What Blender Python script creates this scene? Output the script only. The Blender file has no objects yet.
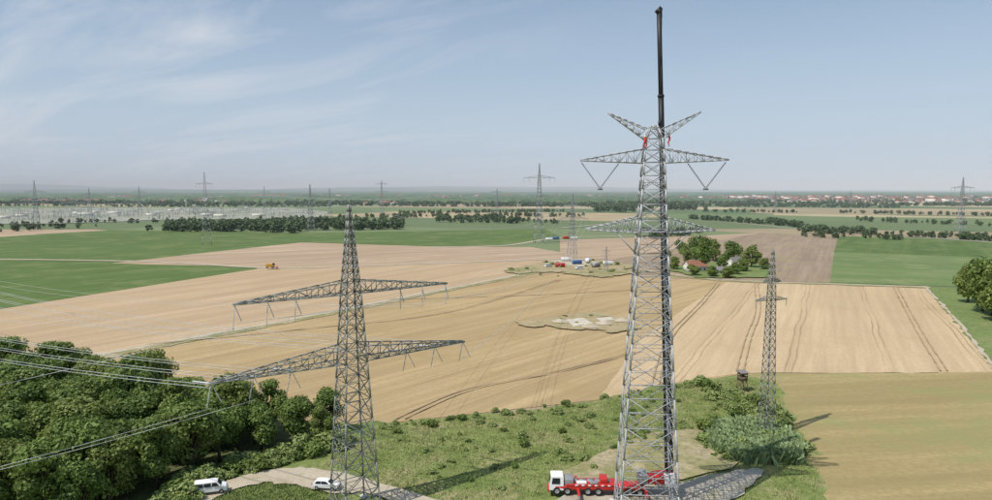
import bpy, math, numpy as np
from mathutils import Vector, Matrix
R=math.radians
H=50.0; TH=R(5.2); F=660.0
ct,st=math.cos(TH),math.sin(TH)
def ray(px,py):
    u=(px-496)/F; v=(250-py)/F
    return u, ct+v*st, -st+v*ct
def P(px,py,z=0.0):
    a,b,c=ray(px,py); t=(z-H)/c
    return Vector((a*t,b*t,z))
def A(px,py,Y):
    a,b,c=ray(px,py); t=Y/b
    return Vector((a*t,Y,H+c*t))
scn=bpy.context.scene
col=scn.collection
# ------------------------------------------------------------------ materials
class NT:
    def __init__(s,name):
        s.m=bpy.data.materials.new(name); s.m.use_nodes=True
        s.t=s.m.node_tree; s.n=s.t.nodes; s.l=s.t.links
        s.b=s.n['Principled BSDF']; s.b.inputs['Specular IOR Level'].default_value=0.25
    def N(s,t,**k):
        x=s.n.new(t)
        for a,b in k.items(): setattr(x,a,b)
        return x
    def L(s,a,b): s.l.new(a,b)
    def pos(s): return s.N('ShaderNodeNewGeometry').outputs['Position']
    def math(s,op,a,b=None,c=None):
        x=s.N('ShaderNodeMath',operation=op)
        for i,v in enumerate((a,b,c)):
            if v is None: continue
            if isinstance(v,(int,float)): x.inputs[i].default_value=v
            else: s.L(v,x.inputs[i])
        return x.outputs[0]
    def mapping(s,vec,scale=(1,1,1),rot=0):
        a=s.N('ShaderNodeVectorRotate',rotation_type='Z_AXIS'); s.L(vec,a.inputs['Vector']); a.inputs['Angle'].default_value=rot
        x=s.N('ShaderNodeVectorMath',operation='MULTIPLY'); s.L(a.outputs[0],x.inputs[0]); x.inputs[1].default_value=scale
        return x.outputs[0]
    def noise(s,vec,scale,detail=4,rough=0.55):
        x=s.N('ShaderNodeTexNoise'); s.L(vec,x.inputs['Vector']); x.inputs['Scale'].default_value=scale
        x.inputs['Detail'].default_value=min(detail,4.5); x.inputs['Roughness'].default_value=rough
        return x.outputs['Fac']
    def ramp(s,fac,stops,interp='LINEAR'):
        x=s.N('ShaderNodeValToRGB'); s.L(fac,x.inputs[0]); r=x.color_ramp; r.interpolation=interp
        while len(r.elements)<len(stops): r.elements.new(0.5)
        for e,(p,c) in zip(r.elements,stops):
            e.position=p; e.color=(c,c,c,1) if isinstance(c,(int,float)) else (*c,1)
        return x.outputs[0]
    def mix(s,f,a,b,bt='MIX'):
        x=s.N('ShaderNodeMix',data_type='RGBA',blend_type=bt)
        for i,v in ((0,f),(6,a),(7,b)):
            if isinstance(v,(int,float)): x.inputs[i].default_value=v
            elif isinstance(v,tuple): x.inputs[i].default_value=(*v,1)
            else: s.L(v,x.inputs[i])
        return x.outputs[2]
    def out(s,c,rough=0.9,bump=None,bs=0.5,bd=0.2):
        if isinstance(c,tuple): s.b.inputs['Base Color'].default_value=(*c,1)
        else: s.L(c,s.b.inputs['Base Color'])
        s.b.inputs['Roughness'].default_value=rough
        if bump is not None:
            x=s.N('ShaderNodeBump'); x.inputs['Strength'].default_value=bs; x.inputs['Distance'].default_value=bd
            s.L(bump,x.inputs['Height']); s.L(x.outputs[0],s.b.inputs['Normal'])
        return s.m
def simple(name,c,rough=0.6,metal=0.0,var=0.12,scale=1.5):
    t=NT(name); tc=t.N('ShaderNodeTexCoord').outputs['Object']
    n=t.noise(tc,scale,3)
    d=tuple(x*(1-var*2) for x in c); e=tuple(min(1,x*(1+var)) for x in c)
    t.b.inputs['Metallic'].default_value=metal
    return t.out(t.mix(n,d,e),rough)
def field(name,a,b,ang,tram=18.0,tc=(0.2,0.14,0.08),tstr=0.5,rowc=0.35,rowsc=1.2,patch=None,pth=0.6,spk=0.25,bigscale=0.012):
    """ang = world direction of the rows"""
    t=NT(name); p=t.pos(); q=t.mapping(p,(1,1,1),-ang)
    big=t.noise(p,bigscale,5,0.6)
    c=t.mix(t.ramp(big,[(0.32,0.0),(0.68,1.0)]),a,b)
    wide=t.noise(t.mapping(p,(0.004,0.09,1),-ang),1.0,3,0.6)
    c=t.mix(t.math('MULTIPLY',t.ramp(wide,[(0.4,0.0),(0.62,1.0)]),rowc),c,tuple(x*0.8 for x in a))
    rows=t.noise(t.mapping(p,(0.012,rowsc*0.35,1),-ang),1.0,4,0.7)
    c=t.mix(t.math('MULTIPLY',t.ramp(rows,[(0.35,1.0),(0.65,0.0)]),rowc),c,tuple(x*0.7 for x in a))
    fine=t.noise(p,0.9,5,0.75)
    c=t.mix(t.math('MULTIPLY',t.ramp(fine,[(0.35,1.0),(0.6,0.0)]),spk),c,tuple(x*0.6 for x in a))
    if patch:
        m=t.ramp(t.noise(p,0.035,6,0.7),[(pth,0.0),(pth+0.12,1.0)])
        c=t.mix(t.math('MULTIPLY',m,0.6),c,patch)
    if tram:
        s=t.N('ShaderNodeSeparateXYZ'); t.L(q,s.inputs[0])
        wob=t.math('MULTIPLY',t.noise(p,0.012,3),7.0)
        y=t.math('ADD',s.outputs[1],wob)
        m=t.math('MODULO',t.math('ADD',y,10000.0*1.0),tram)
        d=t.math('ABSOLUTE',t.math('SUBTRACT',m,tram/2))
        d2=t.math('ABSOLUTE',t.math('SUBTRACT',d,0.95))
        k=t.math('LESS_THAN',d2,0.25)
        k=t.math('MULTIPLY',k,t.ramp(t.noise(p,0.02,5,0.7),[(0.36,0.15*tstr),(0.6,tstr)]))
        c=t.mix(k,c,tc)
    return t.out(c,0.95,fine,0.5,0.15)
def grassmat(name,a,b,dry,sc=0.15,dth=0.5,dst=0.75,bs=.6,dk=.6):
    t=NT(name); p=t.pos()
    n1=t.noise(p,sc*0.35,6,0.65); n2=t.noise(p,sc*4,6,0.75); n3=t.noise(p,sc*0.6,5,0.65)
    c=t.mix(t.ramp(n1,[(0.35,0.0),(0.65,1.0)]),a,b)
    c=t.mix(t.ramp(n3,[(dth,0.0),(dth+0.16,dst)]),c,dry)
    c=t.mix(t.ramp(n2,[(0.35,dk),(0.58,0.0)]),c,tuple(x*0.5 for x in a))
    return t.out(c,0.95,n2,bs,0.3)
def leafmat(name,a,b,c2,tl=0.25):
    t=NT(name)
    at=t.N('ShaderNodeAttribute',attribute_name='tint').outputs['Fac']
    oi=t.N('ShaderNodeObjectInfo').outputs['Random']
    c=t.mix(at,a,b)
    c=t.mix(t.math('MULTIPLY',oi,0.65),c,c2)
    m=t.out(c,0.5)
    if tl:
        tr=t.N('ShaderNodeBsdfTranslucent'); t.L(c,tr.inputs[0])
        ms=t.N('ShaderNodeMixShader'); ms.inputs[0].default_value=tl
        t.L(t.b.outputs[0],ms.inputs[1]); t.L(tr.outputs[0],ms.inputs[2])
        t.L(ms.outputs[0],t.n['Material Output'].inputs[0])
    return m
M_leaf=leafmat('leaf_green',(0.07,0.125,0.03),(0.185,0.275,0.065),(0.23,0.27,0.07),0.28)
M_leafd=leafmat('leaf_far',(0.055,0.09,0.04),(0.105,0.155,0.06),(0.10,0.13,0.05),0)
M_weed=leafmat('weed_leaf',(0.14,0.20,0.055),(0.27,0.31,0.11),(0.22,0.28,0.09),0)
M_dry=leafmat('dry_grass',(0.22,0.24,0.09),(0.38,0.34,0.17),(0.3,0.28,0.12),0)
M_reed=leafmat('reed_leaf',(0.17,0.25,0.11),(0.26,0.36,0.18),(0.24,0.31,0.14),0)
M_bark=simple('bark',(0.09,0.07,0.05),0.9)
M_steel=simple('galvanised_steel',(0.42,0.435,0.44),0.5,0.15,0.22,0.6)
M_steelg=simple('weathered_steel',(0.27,0.285,0.26),0.55,0.1,0.25,0.5)
M_steelfar=simple('steel_far',(0.32,0.34,0.35),0.6,0.1)
M_wire=simple('aluminium_wire',(0.6,0.62,0.63),0.4,0.1,0.05)
M_ins=simple('insulator_glass',(0.5,0.53,0.53),0.3)
M_insd=simple('insulator_dark',(0.13,0.15,0.17),0.35)
M_white=simple('white_paint',(0.8,0.8,0.79),0.3,0,0.03)
M_red=simple('red_paint',(0.5,0.035,0.03),0.45,0,0.15)
M_black=simple('boom_black',(0.028,0.03,0.033),0.45,0,0.2,0.3)
M_glass=simple('tinted_glass',(0.02,0.025,0.03),0.08,0,0.1)
M_tyre=simple('tyre_rubber',(0.02,0.02,0.02),0.85)
M_grey=simple('grey_metal',(0.3,0.3,0.31),0.5,0.2)
M_yel=simple('yellow_paint',(0.55,0.31,0.04),0.5)
M_blue=simple('blue_paint',(0.06,0.15,0.34),0.5)
M_wood=simple('weathered_wood',(0.15,0.11,0.075),0.85)
M_roof=simple('red_tile_roof',(0.30,0.14,0.095),0.85,0,0.25,0.05)
M_roofg=simple('grey_roof',(0.22,0.21,0.2),0.8,0,0.2)
M_plaster=simple('plaster_wall',(0.66,0.64,0.58),0.85,0,0.08,0.05)
M_conc=simple('concrete',(0.5,0.49,0.46),0.85,0,0.12)
M_gantry=simple('gantry_steel',(0.30,0.32,0.33),0.7,0,0.2,0.02)
M_cloth=simple('red_workwear',(0.6,0.05,0.03),0.8)
M_skin=simple('skin',(0.5,0.3,0.22),0.6)
# ------------------------------------------------------------------ builders
class MB:
    def __init__(s): s.v=[];s.q=[];s.m=[];s.t=[];s.n=0
    def add(s,v,q,m=0,t=0.0):
        v=np.asarray(v,float); q=np.asarray(q,int)
        s.v.append(v); s.q.append(q+s.n); s.n+=len(v)
        s.m.append(np.full(len(q),m) if np.isscalar(m) else m)
        s.t.append(np.full(len(q),t,float) if np.isscalar(t) else t)
    def arr(s): return np.concatenate(s.v),np.concatenate(s.q),np.concatenate(s.m),np.concatenate(s.t)
    def mesh(s,name,mats):
        v,q,m,t=s.arr(); me=bpy.data.meshes.new(name)
        me.vertices.add(len(v)); me.vertices.foreach_set('co',v.astype(np.float32).ravel())
        me.loops.add(len(q)*4); me.loops.foreach_set('vertex_index',q.astype(np.int32).ravel())
        me.polygons.add(len(q)); me.polygons.foreach_set('loop_start',np.arange(0,len(q)*4,4,dtype=np.int32))
        me.polygons.foreach_set('material_index',m.astype(np.int32))
        for x in mats: me.materials.append(x)
        a=me.attributes.new('tint','FLOAT','FACE'); a.data.foreach_set('value',t.astype(np.float32))
        me.update(calc_edges=True); me.validate()
        return me
    def obj(s,name,mats,parent=None,loc=(0,0,0),rz=0):
        o=bpy.data.objects.new(name,s.mesh(name,mats)); col.objects.link(o); o.location=loc; o.rotation_euler[2]=rz
        if parent: o.parent=parent
        return o
CQ=np.array([[0,1,3,2],[4,6,7,5],[0,4,5,1],[2,3,7,6],[0,2,6,4],[1,5,7,3]])
def beam(mb,p,q,w,m=0,w2=None):
    p=np.array(p,float);q=np.array(q,float);d=q-p;L=np.linalg.norm(d)
    if L<1e-6: return
    d/=L; up=np.array([0,0,1.]) if abs(d[2])<0.95 else np.array([1.,0,0])
    a=np.cross(d,up);a/=np.linalg.norm(a);b=np.cross(d,a)
    w2=w if w2 is None else w2; V=[]
    for e,ww in ((p,w),(q,w2)):
        for i in(-1,1):
            for j in(-1,1): V.append(e+a*i*ww/2+b*j*ww/2)
    mb.add(np.array(V),CQ,m)
def tube(mb,p,q,r1,r2,n=8,m=0,caps=True):
    p=np.array(p,float);q=np.array(q,float);d=q-p;d/=max(1e-9,np.linalg.norm(d))
    up=np.array([0,0,1.]) if abs(d[2])<0.95 else np.array([1.,0,0])
    a=np.cross(d,up);a/=np.linalg.norm(a);b=np.cross(d,a)
    th=np.arange(n)*2*np.pi/n; ring=np.outer(np.cos(th),a)+np.outer(np.sin(th),b)
    V=np.concatenate([p+ring*r1,q+ring*r2]); i=np.arange(n);j=(i+1)%n
    Q=np.stack([i,j,j+n,i+n],1)
    if caps and n==8:
        c=np.array([[0,3,2,1],[0,5,4,3],[0,7,6,5]]); Q=np.concatenate([Q,c,c[:,::-1]+8])
    mb.add(V,Q,m)
def box(mb,c,s,m=0,rz=0):
    V=np.array([[x,y,z] for x in(-.5,.5) for y in(-.5,.5) for z in(-.5,.5)])*np.array(s)
    if rz:
        cc,ss=math.cos(rz),math.sin(rz); V=np.stack([V[:,0]*cc-V[:,1]*ss,V[:,0]*ss+V[:,1]*cc,V[:,2]],1)
    mb.add(V+np.array(c),CQ,m)
def emp(name,loc=(0,0,0),rz=0):
    o=bpy.data.objects.new(name,None); col.objects.link(o); o.location=loc; o.rotation_euler[2]=rz; o.empty_display_size=.1; return o
def pyd(name,v,f,mat,parent=None,bevel=0,smooth=False):
    me=bpy.data.meshes.new(name); me.from_pydata([tuple(x) for x in v],[],f); me.materials.append(mat); me.update()
    o=bpy.data.objects.new(name,me); col.objects.link(o)
    if parent: o.parent=parent
    if bevel:
        b=o.modifiers.new('Bevel','BEVEL'); b.width=bevel; b.segments=2; b.limit_method='ANGLE'
    if smooth: me.polygons.foreach_set('use_smooth',[True]*len(me.polygons))
    return o
def cubeobj(name,c,s,mat,parent,bevel=0.03):
    mb=MB(); box(mb,c,s); o=mb.obj(name,[mat],parent)
    if bevel:
        b=o.modifiers.new('Bevel','BEVEL'); b.width=bevel; b.segments=2
    return o
# ------------------------------------------------------------------ ground
ZL=[0.02]
def poly_sheet(name,pts,mat,wob=0.0,seed=0,step=None):
    ZL[0]+=0.013; z=ZL[0]
    rng=np.random.default_rng(seed)
    V=[]
    n=len(pts)
    for i in range(n):
        a=pts[i];b=pts[(i+1)%n]
        L=(b-a).length
        k=1
        if wob: k=max(1,min(60,int(L/(step or wob*2.2))))
        for j in range(k):
            p=a.lerp(b,j/k)
            if wob: p=p+Vector((rng.normal()*wob*0.5,rng.normal()*wob*0.5,0))
            V.append((p.x,p.y,z))
    return pyd(name,V,[tuple(range(len(V)))],mat)
def PP(l): return [P(x,y) for x,y in l]
def dirang(a,b):
    p=P(*a);q=P(*b); return math.atan2(q.y-p.y,q.x-p.x)
t=NT('farmland'); p=t.pos()
q=t.mapping(p,(1/560,1/300,0.0),0.35)
x=t.N('ShaderNodeTexVoronoi',distance='CHEBYCHEV'); x.inputs['Scale'].default_value=1; x.inputs['Randomness'].default_value=0.75
t.L(q,x.inputs['Vector']); s_=t.N('ShaderNodeSeparateColor'); t.L(x.outputs['Color'],s_.inputs[0])
c=t.ramp(s_.outputs[0],[(0.0,(0.12,0.17,0.07)),(0.22,(0.44,0.34,0.21)),(0.36,(0.14,0.2,0.08)),(0.50,(0.50,0.40,0.26)),(0.60,(0.09,0.15,0.06)),(0.72,(0.36,0.28,0.18)),(0.80,(0.17,0.22,0.1)),(0.93,(0.46,0.38,0.23))],'CONSTANT')
n=t.noise(p,0.01,6,0.7); c=t.mix(t.ramp(n,[(0.35,0.5),(0.7,0.0)]),c,(0.13,0.15,0.08))
M_ground=t.out(c,0.95)
S=60000
pyd('ground',[(-S,-2000,0),(S,-2000,0),(S,S,0),(-S,S,0)],[(0,1,2,3)],M_ground)
d_mid=dirang((200,345),(560,270))
f_tan=field('stubble_field_a',(0.49,0.36,0.22),(0.59,0.45,0.295),d_mid,20,rowc=0.7,tstr=.65,tc=(.3,.2,.11),spk=.4,patch=(.4,.29,.17),pth=.54)
f_gold=field('wheat_field',(0.455,0.335,0.175),(0.55,0.42,0.235),dirang((380,410),(640,330)),22,rowc=0.8,patch=(0.31,0.235,0.11),pth=0.55,tstr=.65,tc=(.26,.18,.09),spk=.42)
f_right=field('wheat_field_b',(0.53,0.40,0.24),(0.62,0.48,0.30),dirang((843,365),(838,288)),25,tc=(0.28,0.2,0.11),tstr=0.8,rowc=0.5,patch=(0.41,0.30,0.165),pth=0.55,spk=.4)
f_pink=field('bare_stubble',(0.46,0.34,0.23),(0.57,0.445,0.32),dirang((120,262),(430,247)),30,rowc=0.9,rowsc=0.3,tstr=.4,patch=(.37,.265,.17),pth=.52)
f_green=field('green_crop',(0.095,0.155,0.038),(0.135,0.2,0.058),dirang((0,300),(265,268)),27,tc=(0.22,0.23,0.09),tstr=0.5,rowc=0.6,rowsc=0.4,patch=(0.165,0.2,0.075),pth=.5,spk=.35)
f_greenl=field('light_green_crop',(0.14,0.205,0.07),(0.185,0.25,0.095),dirang((830,280),(992,286)),0,rowc=0.5,patch=(0.22,0.24,0.11),pth=.5)
f_brown=field('ploughed_soil',(0.30,0.225,0.16),(0.40,0.31,0.22),dirang((770,280),(800,237)),0,rowc=0.7,patch=(0.3,0.26,0.14),pth=.5)
f_wheel=field('wheel_rut',(0.36,0.26,0.16),(0.44,0.33,0.2),0,0)
f_mow=field('mown_meadow',(0.40,0.315,0.145),(0.50,0.405,0.21),dirang((790,400),(992,392)),14,rowc=0.9,rowsc=0.5,patch=(0.24,0.25,0.10),pth=0.5,spk=0.6,tstr=.35,tc=(.26,.24,.1))
m_grass=grassmat('rough_grass',(0.15,0.205,0.055),(0.23,0.27,0.09),(0.36,0.31,0.17),0.15,0.48,0.75)
m_grass2=grassmat('lush_grass',(0.15,0.205,0.065),(0.19,0.25,0.085),(0.25,0.25,0.11))
m_scrub=grassmat('scrubby_soil',(0.22,0.225,0.09),(0.32,0.28,0.14),(0.45,0.37,0.25),0.2,0.45,0.85)
m_scrub2=grassmat('trampled_soil',(0.34,0.28,0.155),(0.40,0.33,0.20),(0.24,0.23,0.10),0.25,0.5,0.8,.3,.4)
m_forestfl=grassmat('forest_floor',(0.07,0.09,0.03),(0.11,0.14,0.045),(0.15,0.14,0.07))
m_dirt=grassmat('gravel_track',(0.42,0.36,0.27),(0.5,0.44,0.34),(0.36,0.31,0.2),0.5,.5,.7,.15,.3)
m_dirt2=grassmat('grey_gravel',(0.36,0.33,0.27),(0.44,0.40,0.33),(0.30,0.28,0.17),0.4,.48,.8,.12,.3)
m_sub=grassmat('substation_gravel',(0.27,0.28,0.22),(0.38,0.38,0.32),(0.2,0.24,0.12),0.02)
m_sand=grassmat('pale_sand',(0.52,0.47,0.38),(0.62,0.57,0.48),(0.40,0.35,0.25),0.5,.48,.8,.2,.4)
poly_sheet('green_field',PP([(-200,240),(0,237),(110,230),(300,233),(545,229),(560,237),(505,245),(430,247),(300,243),(215,251),(120,263),(-200,256)]),f_green,1.5,31,12)
poly_sheet('ploughed_field',PP([(-200,231),(0,229.5),(95,229.5),(108,230.5),(0,236),(-200,239)]),f_pink)
poly_sheet('green_field',PP([(-260,261),(0,260.5),(150,261.5),(268,267),(0,309),(-260,345)]),f_green)
poly_sheet('stubble_field',PP([(110,263.5),(300,242.5),(430,246.5),(530,247),(560,252),(600,262),(540,268),(255,269.5),(258,267)]),f_pink,1,32,12)
poly_sheet('stubble_field',PP([(-260,346),(0,309.5),(268,267.5),(560,260),(545,269),(320,313),(110,352),(60,420),(-260,420)]),f_tan,.5,33,5)
poly_sheet('wheat_field',PP([(110,354),(320,315),(545,271),(600,262),(740,281),(730,285),(640,345),(742,374),(600,400),(375,425),(200,420),(60,425)]),f_gold)
poly_sheet('wheat_field',PP([(728,281.5),(928,286.5),(998,373),(742,373),(655,385),(640,398),(600,398),(640,340),(690,305)]),f_right,.4,34,4)
poly_sheet('ploughed_field',PP([(758,233),(838,236),(830,283),(640,278),(600,262),(690,245)]),f_brown)
poly_sheet('green_field',PP([(839,236),(1100,246),(1100,262),(834,252)]),f_green)
poly_sheet('green_field',PP([(834,252),(1100,262),(1100,292),(830,282.5)]),f_greenl)
poly_sheet('ploughed_field',PP([(560,240),(700,236),(760,233),(690,246),(600,262),(560,254)]),f_pink)
poly_sheet('meadow',PP([(926,288),(1200,292),(1250,380),(998,373)]),m_grass2,1.0,3)
poly_sheet('mown_field',PP([(742,374),(1150,372),(1300,540),(830,540),(800,460)]),f_mow,.6,35,4)
poly_sheet('meadow',PP([(-300,380),(60,400),(200,405),(330,425),(375,424),(520,412),(600,401),(660,386),(700,379),(745,375),(778,384),(790,410),(814,455),(840,530),(900,700),(-600,700),(-600,450)]),m_grass,1.6,5)
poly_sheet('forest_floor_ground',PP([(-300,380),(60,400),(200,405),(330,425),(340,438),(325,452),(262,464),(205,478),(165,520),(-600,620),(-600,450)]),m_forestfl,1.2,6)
def track(name,pts,w,mat,wob=0.15,seed=1):
    ZL[0]+=0.013; z=ZL[0]
    pts=[Vector((p.x,p.y,0)) for p in pts]
    out=[]
    for i in range(len(pts)-1):
        p0=pts[max(0,i-1)];p1=pts[i];p2=pts[i+1];p3=pts[min(len(pts)-1,i+2)]
        k=max(4,min(40,int((p2-p1).length/4)))
        for j in range(k):
            s=j/k; out.append(0.5*((2*p1)+(p2-p0)*s+(2*p0-5*p1+4*p2-p3)*s*s+(3*p1-p0-3*p2+p3)*s**3))
    out.append(pts[-1]); rng=np.random.default_rng(seed); V=[];Fc=[]
    for i,p in enumerate(out):
        d=(out[min(i+1,len(out)-1)]-out[max(i-1,0)]).normalized(); nn=Vector((-d.y,d.x,0))
        a=w/2+rng.normal()*wob; b=w/2+rng.normal()*wob
        V+= [(*(p+nn*a).xy,z),(*(p-nn*b).xy,z)]
        if i: Fc.append((2*i-2,2*i-1,2*i+1,2*i))
    return pyd(name,V,Fc,mat)
track('grass_verge',PP([(60,364),(110,355),(320,315.5),(545,271),(600,263)]),6.5,m_scrub,.6,3)
track('dirt_track',PP([(60,362),(110,353),(320,314),(545,270),(600,262)]),3.0,m_dirt)
track('dirt_track',PP([(-100,259.5),(0,259.5),(160,262),(275,268),(420,264),(560,259)]),5,m_dirt)
track('dirt_track',PP([(430,247),(505,245.5),(560,238),(640,236)]),6,m_dirt)
track('grass_verge',PP([(600,262.5),(700,279),(830,284.5),(930,288)]),5,m_scrub,.6,4)
track('dirt_track',PP([(600,262),(700,278),(830,284),(930,287.5)]),2.4,m_dirt)
track('dirt_track',PP([(926,288),(960,325),(998,373)]),1.2,m_dirt,.4)
track('country_road',PP([(560,228),(640,222),(720,222),(800,229),(900,236),(1000,243),(1150,252)]),7,m_dirt2,0.05)
for pts in ([(718,284),(700,305),(672,335),(655,385)],[(756,284),(758,310),(748,340),(740,372)],[(895,287),(915,325),(944,372)],[(400,420),(470,390),(560,372),(640,352)],[(390,300),(520,296),(640,290)],[(150,345),(300,330),(450,312),(560,280)]):
    for o in(-.95,.95):
        q_=[P(*a) for a in pts]; q_=[v+Vector((o,0,0)) for v in q_]; track('tractor_wheel_mark',q_,.42,f_wheel,.12)
track('dirt_track',PP([(150,530),(190,506),(225,489),(268,479),(320,478),(372,490),(440,512)]),4.4,m_dirt,0.35)
poly_sheet('gravel_yard',PP([(255,474),(300,470),(345,476),(385,490),(340,497),(290,487),(262,484)]),m_dirt,0.5,8)
poly_sheet('gravel_yard',PP([(530,520),(560,500),(620,490),(690,482),(755,470),(768,474),(735,500),(700,520),(640,545)]),m_dirt2,0.9,9)
poly_sheet('scrubby_ground',PP([(560,478),(590,455),(650,436),(700,428),(735,440),(748,464),(690,480),(620,488)]),m_scrub,2.0,19)
for k,pl in enumerate(([(530,322),(550,318),(590,316.5),(628,319),(632,327),(606,331),(562,330)],[(514,323),(535,321),(552,324),(540,328),(522,327)],[(560,316),(600,314),(612,317),(575,319)],[(600,330),(622,326),(641,328),(628,333),(606,334)])):
    poly_sheet('trampled_clearing_ground',PP(pl),m_scrub2,2.2,10+k,2.0)
poly_sheet('concrete_slab',PP([(566,321),(583,319),(593,325),(573,328)]),m_sand,.3,11)
poly_sheet('concrete_slab',PP([(596,319.5),(611,318.5),(614,321.5),(599,322.5)]),m_sand,.3,12)
for k,pl in enumerate(([(515,269),(545,262.5),(600,261),(640,267),(612,273),(540,273)],[(500,271),(530,267),(545,272),(520,275)],[(560,274),(600,270),(648,272),(606,278)])):
    poly_sheet('scrubby_ground',PP(pl),m_scrub if k else m_scrub2,2.5,12+k,2.5)
poly_sheet('pale_sand_patch',PP([(548,262),(575,259),(600,263),(580,268)]),m_dirt,1.5,13)
poly_sheet('scrubby_ground',PP([(665,270),(700,262),(770,266),(768,278),(700,279)]),m_grass2,2.0,15)
poly_sheet('substation_yard_ground',PP([(-200,224),(60,224),(165,220),(320,219),(330,212),(290,208),(60,208),(-200,211)]),m_sub)
GZ=ZL[0]+.01
# ------------------------------------------------------------------ foliage
def leafverts(rng,c,nrm,s):
    N=len(c); r=rng.normal(size=(N,3)); a=np.cross(nrm,r); a/=np.linalg.norm(a,axis=1)[:,None]+1e-9
    b=np.cross(nrm,a); b/=np.linalg.norm(b,axis=1)[:,None]+1e-9
    s=s[:,None]; k=0.62
    V=np.stack([c-a*s,c+b*s*k,c+a*s,c-b*s*k],1).reshape(-1,3)
    Q=np.arange(N*4).reshape(N,4); return V,Q
def tree_template(seed,n,Rr,h,leaf,K=16,base=0.25,trunk=True):
    rng=np.random.default_rng(seed); mb=MB()
    zc=h*(base+(1-base)/2); sh=h*(1-base)/2
    d=rng.normal(size=(K,3)); d/=np.linalg.norm(d,axis=1)[:,None]; rr=rng.uniform(0.35,1,K)**0.5
    C=d*rr[:,None]*np.array([Rr*0.66,Rr*0.66,sh*0.72])+np.array([0,0,zc])
    taper=1-0.35*np.clip((C[:,2]-zc)/sh,0,1); C[:,:2]*=taper[:,None]
    LR=rng.uniform(0.26,0.46,K)*Rr
    if trunk:
        tube(mb,(0,0,0),(rng.normal()*0.2,rng.normal()*0.2,h*0.55),Rr*0.075,Rr*0.035,8,1)
        for i in range(min(K,8)):
            tube(mb,(0,0,h*rng.uniform(0.2,0.45)),C[i],Rr*0.035,Rr*0.01,6,1,False)
    w=LR**2;w/=w.sum(); idx=rng.choice(K,n,p=w)
    dd=rng.normal(size=(n,3)); dd[:,2]+=0.3; dd/=np.linalg.norm(dd,axis=1)[:,None]
    r=LR[idx]*rng.choice([1,0.6],n,p=[0.85,0.15])*rng.uniform(0.8,1.2,n)
    lump=1+0.18*np.sin(dd[:,0]*7+idx)*np.sin(dd[:,1]*6+idx*2)
    c=C[idx]+dd*(r*lump)[:,None]*np.array([1,1,0.85]); c[:,2]=np.maximum(c[:,2],0.15)
    nn=dd*0.8+rng.normal(size=(n,3))*0.4+np.array([0,0,.15])
    nn/=np.linalg.norm(nn,axis=1)[:,None]
    V,Q=leafverts(rng,c,nn,leaf*rng.uniform(0.6,1.3,n))
    lt=rng.uniform(0,0.6,K)[idx]+rng.uniform(-0.15,0.5,n)
    mb.add(V,Q,0,np.clip(lt,0,1))
    return mb
def inplace(mb,T,loc,sc,rz,scz=None):
    V,Q,M,TT=T; c,s=math.cos(rz),math.sin(rz); scz=scz or sc
    W=np.stack([(V[:,0]*c-V[:,1]*s)*sc,(V[:,0]*s+V[:,1]*c)*sc,V[:,2]*scz],1)+np.array(loc)
    mb.add(W,Q,M,TT)
def sample_poly(pts,n,rng,mind=0):
    xy=np.array([(p.x,p.y) for p in pts]); lo=xy.min(0);hi=xy.max(0); out=[]
    tries=0
    while len(out)<n and tries<n*60:
        tries+=1
        q=lo+(hi-lo)*rng.random(2); ins=False; j=len(xy)-1
        for i in range(len(xy)):
            if (xy[i,1]>q[1])!=(xy[j,1]>q[1]) and q[0]<(xy[j,0]-xy[i,0])*(q[1]-xy[i,1])/(xy[j,1]-xy[i,1])+xy[i,0]: ins=not ins
            j=i
        if not ins: continue
        if mind and out and np.min(np.sum((np.array(out)-q)**2,1))<mind*mind: continue
        out.append(q)
    return out
rng=np.random.default_rng(7)
near=[tree_template(100+i,5600,4.3+0.3*(i%3),12.5+0.8*(i%4),0.33,K=22,base=0.12).mesh('forest_tree_crown',[M_leaf,M_bark]) for i in range(6)]
forest=emp('forest')
fp=[P(-120,560),P(60,535),P(140,500),P(200,475),P(262,459),P(312,444),P(330,432),P(330,400,10),P(270,384,10),P(190,368,11),P(120,350,12),P(60,337,13),P(-60,340,13),P(-200,350,13)]
for k,q in enumerate(sample_poly(fp,190,rng,3.8)):
    o=bpy.data.objects.new('tree_%d'%k,near[rng.integers(6)]); col.objects.link(o); o.parent=forest
    s=rng.uniform(0.62,1.2)
    if q[0]>-50: s*=0.8
    o.location=(q[0],q[1],0.1); o.scale=(s*rng.uniform(.9,1.15),s*rng.uniform(.9,1.15),s); o.rotation_euler[2]=rng.uniform(0,6.28)
bushm=[tree_template(200+i,900,1.5,1.9,0.2,K=9,base=0.0,trunk=False).mesh('bush_crown',[M_leaf if i==0 else M_weed,M_bark]) for i in range(4)]
def bushes(name,poly,n,smin,smax,rng,only=None,mind=0):
    e=emp(name)
    for k,q in enumerate(sample_poly(poly,n,rng,mind)):
        o=bpy.data.objects.new('shrub_%d'%k,bushm[rng.integers(4) if only is None else only]); col.objects.link(o); o.parent=e
        s=smin+(smax-smin)*rng.random()**1.8; o.location=(q[0],q[1],0.1); o.scale=(s*rng.uniform(.8,1.4),s*rng.uniform(.8,1.4),s*rng.uniform(.7,1.1)); o.rotation_euler[2]=rng.uniform(0,6.28)
bushes('forest_edge_shrubs',[P(330,437),P(348,434),P(338,452),P(275,468),P(215,484),P(175,515),P(130,520),P(190,482),P(262,460)],100,0.7,1.8,rng)
bushes('meadow_shrubs',[P(700,386),P(735,396),P(775,400),P(806,450),P(800,466),P(720,462),P(690,440),P(715,425)],150,0.4,1.5,rng)
bushes('meadow_shrubs',[P(380,428),P(520,414),P(640,395),P(700,385),P(690,440),P(600,470),P(500,495),P(400,485)],150,0.12,0.8,rng)
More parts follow.
